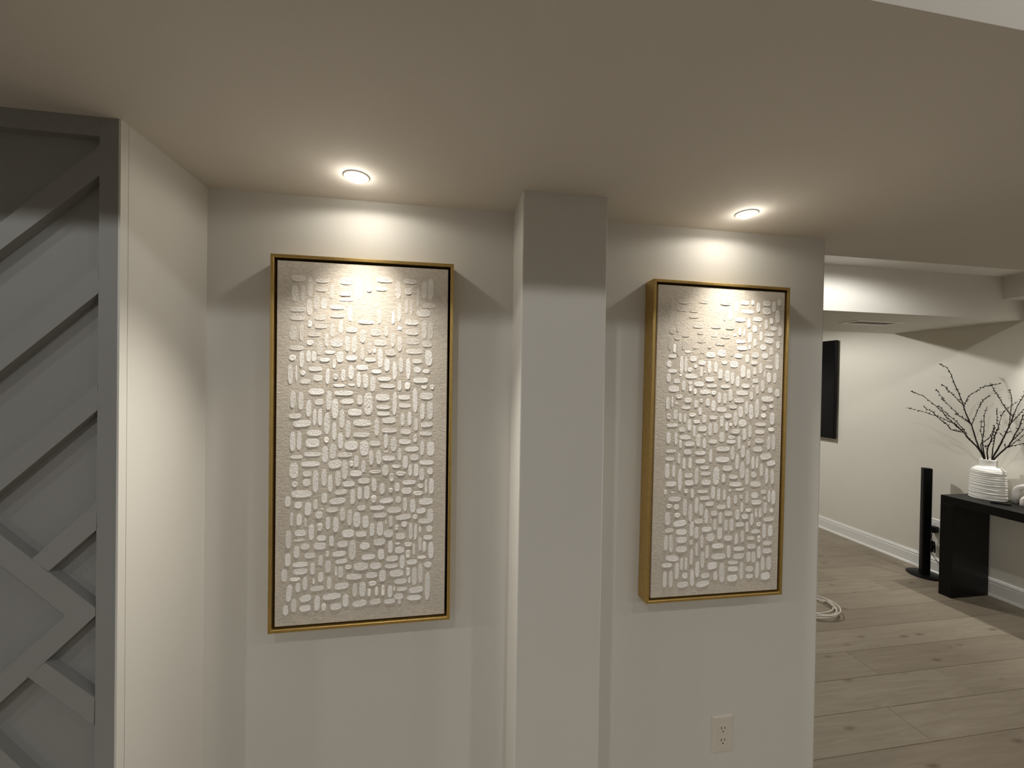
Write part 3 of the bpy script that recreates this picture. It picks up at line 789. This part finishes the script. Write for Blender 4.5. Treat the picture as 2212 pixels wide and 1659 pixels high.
# ------------------------------------------------------------------ branches standing in the vase
BR = {
    'A':[(3.976,2.377,1.071),(3.963,2.388,1.135),(3.931,2.419,1.195),(3.916,2.433,1.231),(3.895,2.453,1.271),(3.876,2.473,1.298)],
    'A1':[(3.919,2.428,1.237),(3.897,2.448,1.286),(3.871,2.473,1.338),(3.842,2.504,1.385),(3.825,2.521,1.417),(3.808,2.538,1.450)],
    'A2':[(3.905,2.444,1.249),(3.884,2.468,1.255),(3.864,2.492,1.267),(3.845,2.510,1.308),(3.829,2.528,1.330),(3.806,2.551,1.369),(3.794,2.563,1.395),(3.773,2.587,1.415),(3.759,2.601,1.438)],
    'A3':[(3.890,2.458,1.282),(3.871,2.478,1.314),(3.846,2.506,1.334),(3.813,2.543,1.362),(3.787,2.574,1.376),(3.769,2.595,1.389),(3.738,2.632,1.404),(3.698,2.679,1.420)],
    'A4':[(3.884,2.465,1.286),(3.859,2.490,1.334),(3.842,2.508,1.361),(3.824,2.524,1.407),(3.798,2.551,1.447),(3.760,2.591,1.508),(3.744,2.609,1.526),(3.717,2.642,1.545),(3.705,2.655,1.559)],
    'B':[(3.986,2.380,1.075),(3.981,2.396,1.143),(3.976,2.415,1.219),(3.971,2.433,1.297),(3.965,2.451,1.352),(3.959,2.471,1.422),(3.956,2.485,1.483),(3.950,2.505,1.554),(3.944,2.521,1.602),(3.939,2.538,1.665),(3.937,2.545,1.694),(3.928,2.566,1.746),(3.918,2.589,1.769),(3.910,2.605,1.781)],
    'B1':[(3.968,2.441,1.315),(3.955,2.470,1.350),(3.944,2.494,1.372),(3.936,2.512,1.402),(3.915,2.562,1.474),(3.907,2.581,1.507),(3.898,2.604,1.560),(3.894,2.614,1.580)],
    'B2':[(3.957,2.479,1.459),(3.946,2.505,1.496),(3.934,2.532,1.539),(3.924,2.554,1.567),(3.918,2.570,1.596),(3.907,2.591,1.615)],
    'B3':[(3.959,2.474,1.445),(3.965,2.468,1.484),(3.976,2.454,1.532),(4.000,2.416,1.576),(4.013,2.396,1.600),(4.031,2.366,1.610),(4.056,2.327,1.627)],
    'B4':[(3.971,2.434,1.302),(3.978,2.426,1.350),(3.988,2.416,1.407),(3.998,2.405,1.460),(4.005,2.396,1.488),(4.015,2.382,1.517),(4.028,2.362,1.536)],
    'B5':[(3.944,2.494,1.372),(3.933,2.517,1.384)],
    'B6':[(3.966,2.446,1.329),(3.957,2.468,1.355)],
    'C':[(3.990,2.377,1.076),(3.995,2.380,1.145),(3.998,2.386,1.191),(4.007,2.386,1.251),(4.014,2.387,1.307),(4.021,2.393,1.376),(4.036,2.387,1.452)],
    'C1':[(4.000,2.387,1.204),(4.002,2.398,1.259),(4.012,2.404,1.352)],
    'D':[(3.996,2.355,1.075),(3.991,2.353,1.131),(3.992,2.338,1.193),(3.992,2.325,1.255),(3.991,2.316,1.302),(3.986,2.323,1.314)],
    'D2':[(3.991,2.348,1.150),(3.995,2.327,1.218),(3.998,2.310,1.270),(4.001,2.299,1.295),(3.993,2.304,1.339),(3.987,2.302,1.398),(3.982,2.300,1.448)],
    'D1':[(3.991,2.353,1.131),(3.977,2.368,1.166)],
    'H':[(3.977,2.373,1.079),(3.965,2.374,1.160),(3.970,2.359,1.190),(3.979,2.334,1.226),(3.978,2.318,1.279),(3.977,2.310,1.305)],
    'E':[(4.014,2.330,1.075),(4.012,2.335,1.143),(4.017,2.332,1.199),(4.021,2.329,1.245),(4.028,2.321,1.287),(4.040,2.309,1.384),(4.052,2.294,1.435),(4.083,2.249,1.497)],
    'F':[(4.009,2.325,1.074),(4.013,2.303,1.158),(4.017,2.280,1.234),(4.019,2.263,1.294),(4.021,2.247,1.345),(4.021,2.239,1.386),(4.021,2.231,1.418),(4.023,2.210,1.490),(4.026,2.194,1.534),(4.027,2.180,1.583)],
    'F1':[(4.021,2.239,1.386),(4.001,2.265,1.446),(3.987,2.281,1.494),(3.974,2.294,1.539),(3.961,2.307,1.579),(3.946,2.322,1.633)],
    'F2':[(4.022,2.244,1.346),(4.030,2.215,1.402),(4.036,2.192,1.447),(4.043,2.169,1.484)],
    'F3':[(4.019,2.257,1.317),(4.014,2.248,1.403),(4.008,2.240,1.488),(4.002,2.240,1.541),(3.995,2.244,1.585)],
    'F4':[(4.018,2.272,1.262),(4.027,2.248,1.283)],
    'F5':[(4.017,2.280,1.234),(4.004,2.300,1.267)],
    'G':[(4.004,2.312,1.074),(4.006,2.266,1.151),(4.006,2.241,1.191),(3.999,2.211,1.270),(3.995,2.191,1.316),(3.987,2.176,1.375),(3.983,2.163,1.410),(3.978,2.143,1.459)],
    'G1':[(4.006,2.266,1.151),(4.008,2.224,1.198),(4.007,2.174,1.267),(4.006,2.134,1.323)],
    'G2':[(4.005,2.232,1.210),(4.004,2.204,1.254),(4.001,2.171,1.310),(3.999,2.143,1.352)],
    'G3':[(4.006,2.266,1.151),(4.000,2.265,1.191)],
    'G4':[(4.007,2.254,1.162),(4.011,2.216,1.186),(4.015,2.176,1.205),(4.018,2.139,1.216)],
}
BL = {'A': 'dark budded branch leaning furthest left out of the white vase, five forked twigs',
      'B': 'tallest dark budded branch in the white vase, arching up to the left',
      'C': 'short straight dark twig in the middle of the white vase, left of the forked ones',
      'H': 'bent dark twig crossing low over the mouth of the white vase',
      'D': 'dark forked twig rising upright from the middle of the white vase',
      'E': 'thin dark branch curving up and right from the right rim of the white vase',
      'F': 'thick dark branch with many side twigs rising to the right of the vase',
      'G': 'lowest dark branch spreading furthest right out of the white vase'}
R0 = {'A': 0.0068, 'B': 0.0058, 'C': 0.0048, 'D': 0.0048, 'H': 0.0040, 'E': 0.0034, 'F': 0.0060, 'G': 0.0060}
rb = random.Random(11)
def bud(b, p, d, s):
    # pointed bud set at an angle on the twig
    q = Vector((rb.uniform(-1, 1), rb.uniform(-1, 1), rb.uniform(-0.6, 1)))
    ax = (d * 0.5 + q.normalized()).normalized()
    b.tube([p, p + ax * s * 0.4, p + ax * s], [s * 0.20, s * 0.27, s * 0.05], 5)
for key in 'ABCHDEFG':
    b = MB()
    base = None
    for nm, pts in BR.items():
        if nm[0] != key:
            continue
        main = nm == key
        P = [Vector(p) for p in pts]
        if main:
            # carry the stem down into the vase
            foot = Vector((VX + (P[0].x - VX) * -0.5, VY + (P[0].y - VY) * -0.5, tz + 0.05))
            nk = Vector((VX + (P[0].x - VX) * 0.55, VY + (P[0].y - VY) * 0.55, tz + 0.275))
            P = [foot, nk] + P[1:]
            base = foot
        path = smooth_path(P, 5)
        r0 = R0[key] if main else R0[key] * 0.42
        r1 = 0.0015 if not main else (0.0016 if key != 'A' else 0.0034)
        n = len(path)
        rad = [r0 + (r1 - r0) * (i / (n - 1)) ** 0.8 + (rb.uniform(-.0003, .0003)) for i in range(n)]
        path = [p + Vector((rb.uniform(-1, 1), rb.uniform(-1, 1), rb.uniform(-1, 1))) * 0.0012 for p in path]
        b.tube(path, rad, 6)
        step = 2 if not main else 3
        for i in range(3 if not main else 12, n - 1, step):
            d = (path[i + 1] - path[i]).normalized()
            bud(b, path[i], d, rb.uniform(0.010, 0.016))
            if rb.random() < 0.7:
                bud(b, path[i], d, rb.uniform(0.009, 0.014))
    o = b.build('branch', M_TWIG)
    tag(o, BL[key], 'branch', 'dry branches in the vase')

# ------------------------------------------------------------------ two plaster arches and a remote on the console
def arch(name, loc, R, leg, th, depth, mat, label):
    b = MB()
    out = [(-R, 0)] + [(-R * math.cos(math.pi * t / 24), leg + R * math.sin(math.pi * t / 24)) for t in range(25)] + [(R, 0)]
    r = R - th
    inn = [(r, 0)] + [(r * math.cos(math.pi * t / 24), leg + r * math.sin(math.pi * t / 24)) for t in range(25)] + [(-r, 0)]
    n = len(out)
    inn = inn[::-1]
    c = 0.006
    def ring(k, sc, y):
        o_, i_ = out[k], inn[k]
        mx, mz = (o_[0] + i_[0]) / 2, (o_[1] + i_[1]) / 2
        return [(mx + (o_[0] - mx) * sc, y, mz + (o_[1] - mz) * sc), (mx + (i_[0] - mx) * sc, y, mz + (i_[1] - mz) * sc)]
    vs = []
    for k in range(n):
        s = 1 - 2 * c / th
        p = ring(k, s, -depth / 2) + ring(k, s, depth / 2)
        q = ring(k, 1.0, -depth / 2 + c) + ring(k, 1.0, depth / 2 - c)
        # loop: outer front, outer back, inner back, inner front with chamfers
        vs += [p[0], q[0], q[2], p[2], p[3], q[3], q[1], p[1]]
    fs = []
    for k in range(n - 1):
        for j in range(8):
            fs.append((k * 8 + j, k * 8 + (j + 1) % 8, (k + 1) * 8 + (j + 1) % 8, (k + 1) * 8 + j))
    fs.append(tuple(range(8)))
    fs.append(tuple((n - 1) * 8 + j for j in range(8)))
    b.add(vs, fs, True)
    o = b.build(name, mat, None, loc)
    o.rotation_euler = (0, 0, math.pi / 2)
    return tag(o, label, 'ornament')
arch('arch_ornament', (4.064, 2.176, tz), 0.075, 0.070, 0.032, 0.042, M_ARCH, 'taller white arch ornament on the black console beside the ridged vase')
arch('arch_ornament', (4.010, 2.131, tz), 0.050, 0.028, 0.026, 0.038, M_ARCH2, 'smaller blush white arch ornament in front of the taller one')
rem = empty('remote_control', (3.898, 2.220, tz), 'slim black remote control lying in front of the ridged vase', 'remote', None, (0, 0, math.atan2(-0.069, 0.052)))
b = MB()
b.bevel_box(-0.047, 0.047, -0.010, 0.010, 0.0, 0.010, 0.002)
b.build('remote_body', M_BLACK, rem)
for j in range(5):
    s = MB()
    s.lathe([(0.0028, 0.0), (0.0026, 0.0008)], 10, (-0.032 + j * 0.013, 0, 0.0098))
    s.build('button', M_BLACKP, rem)

# ------------------------------------------------------------------ black tower on a round foot
tw = empty('tower_speaker', (4.003, 2.735, 0), 'slim black tower on a round foot beside the console table', 'speaker')
b = MB()
b.lathe([(0.108, 0.0), (0.113, 0.003), (0.113, 0.008), (0.106, 0.012), (0.035, 0.016)], 48)
b.build('foot', M_BLACKP, tw)
def round_sq(h, rr):
    pts = []
    for q, (sx, sy) in enumerate(((1, 1), (-1, 1), (-1, -1), (1, -1))):
        for t in range(6):
            a = math.pi / 2 * (q + t / 5)
            pts.append((sx * (h - rr) + rr * math.cos(a), sy * (h - rr) + rr * math.sin(a)))
    return pts
ang = math.radians(-32)
def rotp(a, b_, d):
    return (a * math.cos(ang) - b_ * math.sin(ang), a * math.sin(ang) + b_ * math.cos(ang), d)
b = MB()
b.prism(round_sq(0.029, 0.012), rotp, 0.014, 0.858)
b.build('column', M_BLACKP, tw)
b = MB()
b.prism(round_sq(0.0282, 0.012), rotp, 0.858, 0.8605)
b.prism(round_sq(0.029, 0.012), rotp, 0.8605, 0.903)
b.prism(round_sq(0.027, 0.011), rotp, 0.903, 0.906)
b.build('cap', M_BLACKP, tw)
b = MB()
b.lathe([(0.0026, 0.0), (0.002, 0.0012)], 10)
sc = b.build('screw', M_GREYBROWN, tw)
q = Vector(rotp(-0.014, -0.0291, 0.030))
sc.location = q
sc.rotation_euler = (math.pi / 2, 0, ang)

# ------------------------------------------------------------------ power adapter and its cord
ad = empty('power_adapter', (XR - 0.008, 2.748, 0.378), 'black power adapter with bundled cord plugged into the outlet by the console', 'adapter')
b = MB()
b.bevel_box(-0.046, 0.0, -0.021, 0.030, -0.029, 0.024, 0.006)
b.build('adapter_body', M_BLACKP, ad)
b = MB()
b.tube(smooth_path([(-0.030, 0.008, -0.026), (-0.030, 0.010, -0.05), (-0.024, 0.016, -0.08), (-0.022, 0.008, -0.115)], 6), 0.0026, 8)
b.tube(smooth_path([(-0.022, 0.016, -0.19), (-0.022, 0.012, -0.215), (-0.030, -0.02, -0.25), (-0.034, -0.07, -0.30), (-0.04, -0.12, -0.355), (-0.03, -0.2, -0.366)], 6), 0.0026, 8)
b.build('cord', M_BLACKP, ad)
b = MB()
for j in range(5):
    dy = (j - 2) * 0.006
    dx = 0.004 * math.sin(j * 2.1)
    b.tube(smooth_path([(-0.022 + dx, dy + 0.012, -0.106), (-0.026 + dx, dy + 0.017, -0.125), (-0.026 + dx, dy + 0.006, -0.150), (-0.026, dy * 1.5 + 0.010, -0.185),
                        (-0.022 + dx, dy * 1.4 + 0.006, -0.198), (-0.019 + dx, dy + 0.004, -0.16), (-0.018, dy + 0.008, -0.118), (-0.022 + dx, dy + 0.012, -0.106)], 5), 0.0027, 6)
b.lathe([(0.013, -0.152), (0.014, -0.150), (0.014, -0.142), (0.013, -0.140)], 14, (-0.022, 0.009, 0))
b.build('cord_bundle', M_BLACKP, ad)

# ------------------------------------------------------------------ coil of white cord on the floor
b = MB()
rc = random.Random(3)
pts = []
cx, cy = 2.572, 2.452
for t in range(0, 4 * 24 + 10):
    a = 2 * math.pi * t / 24
    loop = t / 24
    R = 0.158 + 0.016 * math.sin(loop * 2.3 + 0.6) + 0.010 * math.sin(a * 2 + loop)
    ex = 1.0 + 0.06 * math.sin(loop * 3)
    z = 0.0042 + 0.009 * (loop % 4) * 0.8 + 0.006 * (1 + math.sin(a * 1.5 + loop * 2)) * min(1, loop)
    pts.append((cx + 0.012 * math.sin(loop * 4) + R * ex * math.cos(a), cy + R * math.sin(a) + 0.012 * math.cos(loop * 3), z))
pts += [(cx - 0.25, cy + 0.05, 0.02), (cx - 0.45, cy + 0.12, 0.005), (cx - 0.8, cy + 0.10, 0.0045)]
b.tube(smooth_path(pts, 3), 0.0042, 8)
o = b.build('cable_coil', M_CORD)
tag(o, 'coil of white cord on the wood floor by the end of the wall', 'cord')
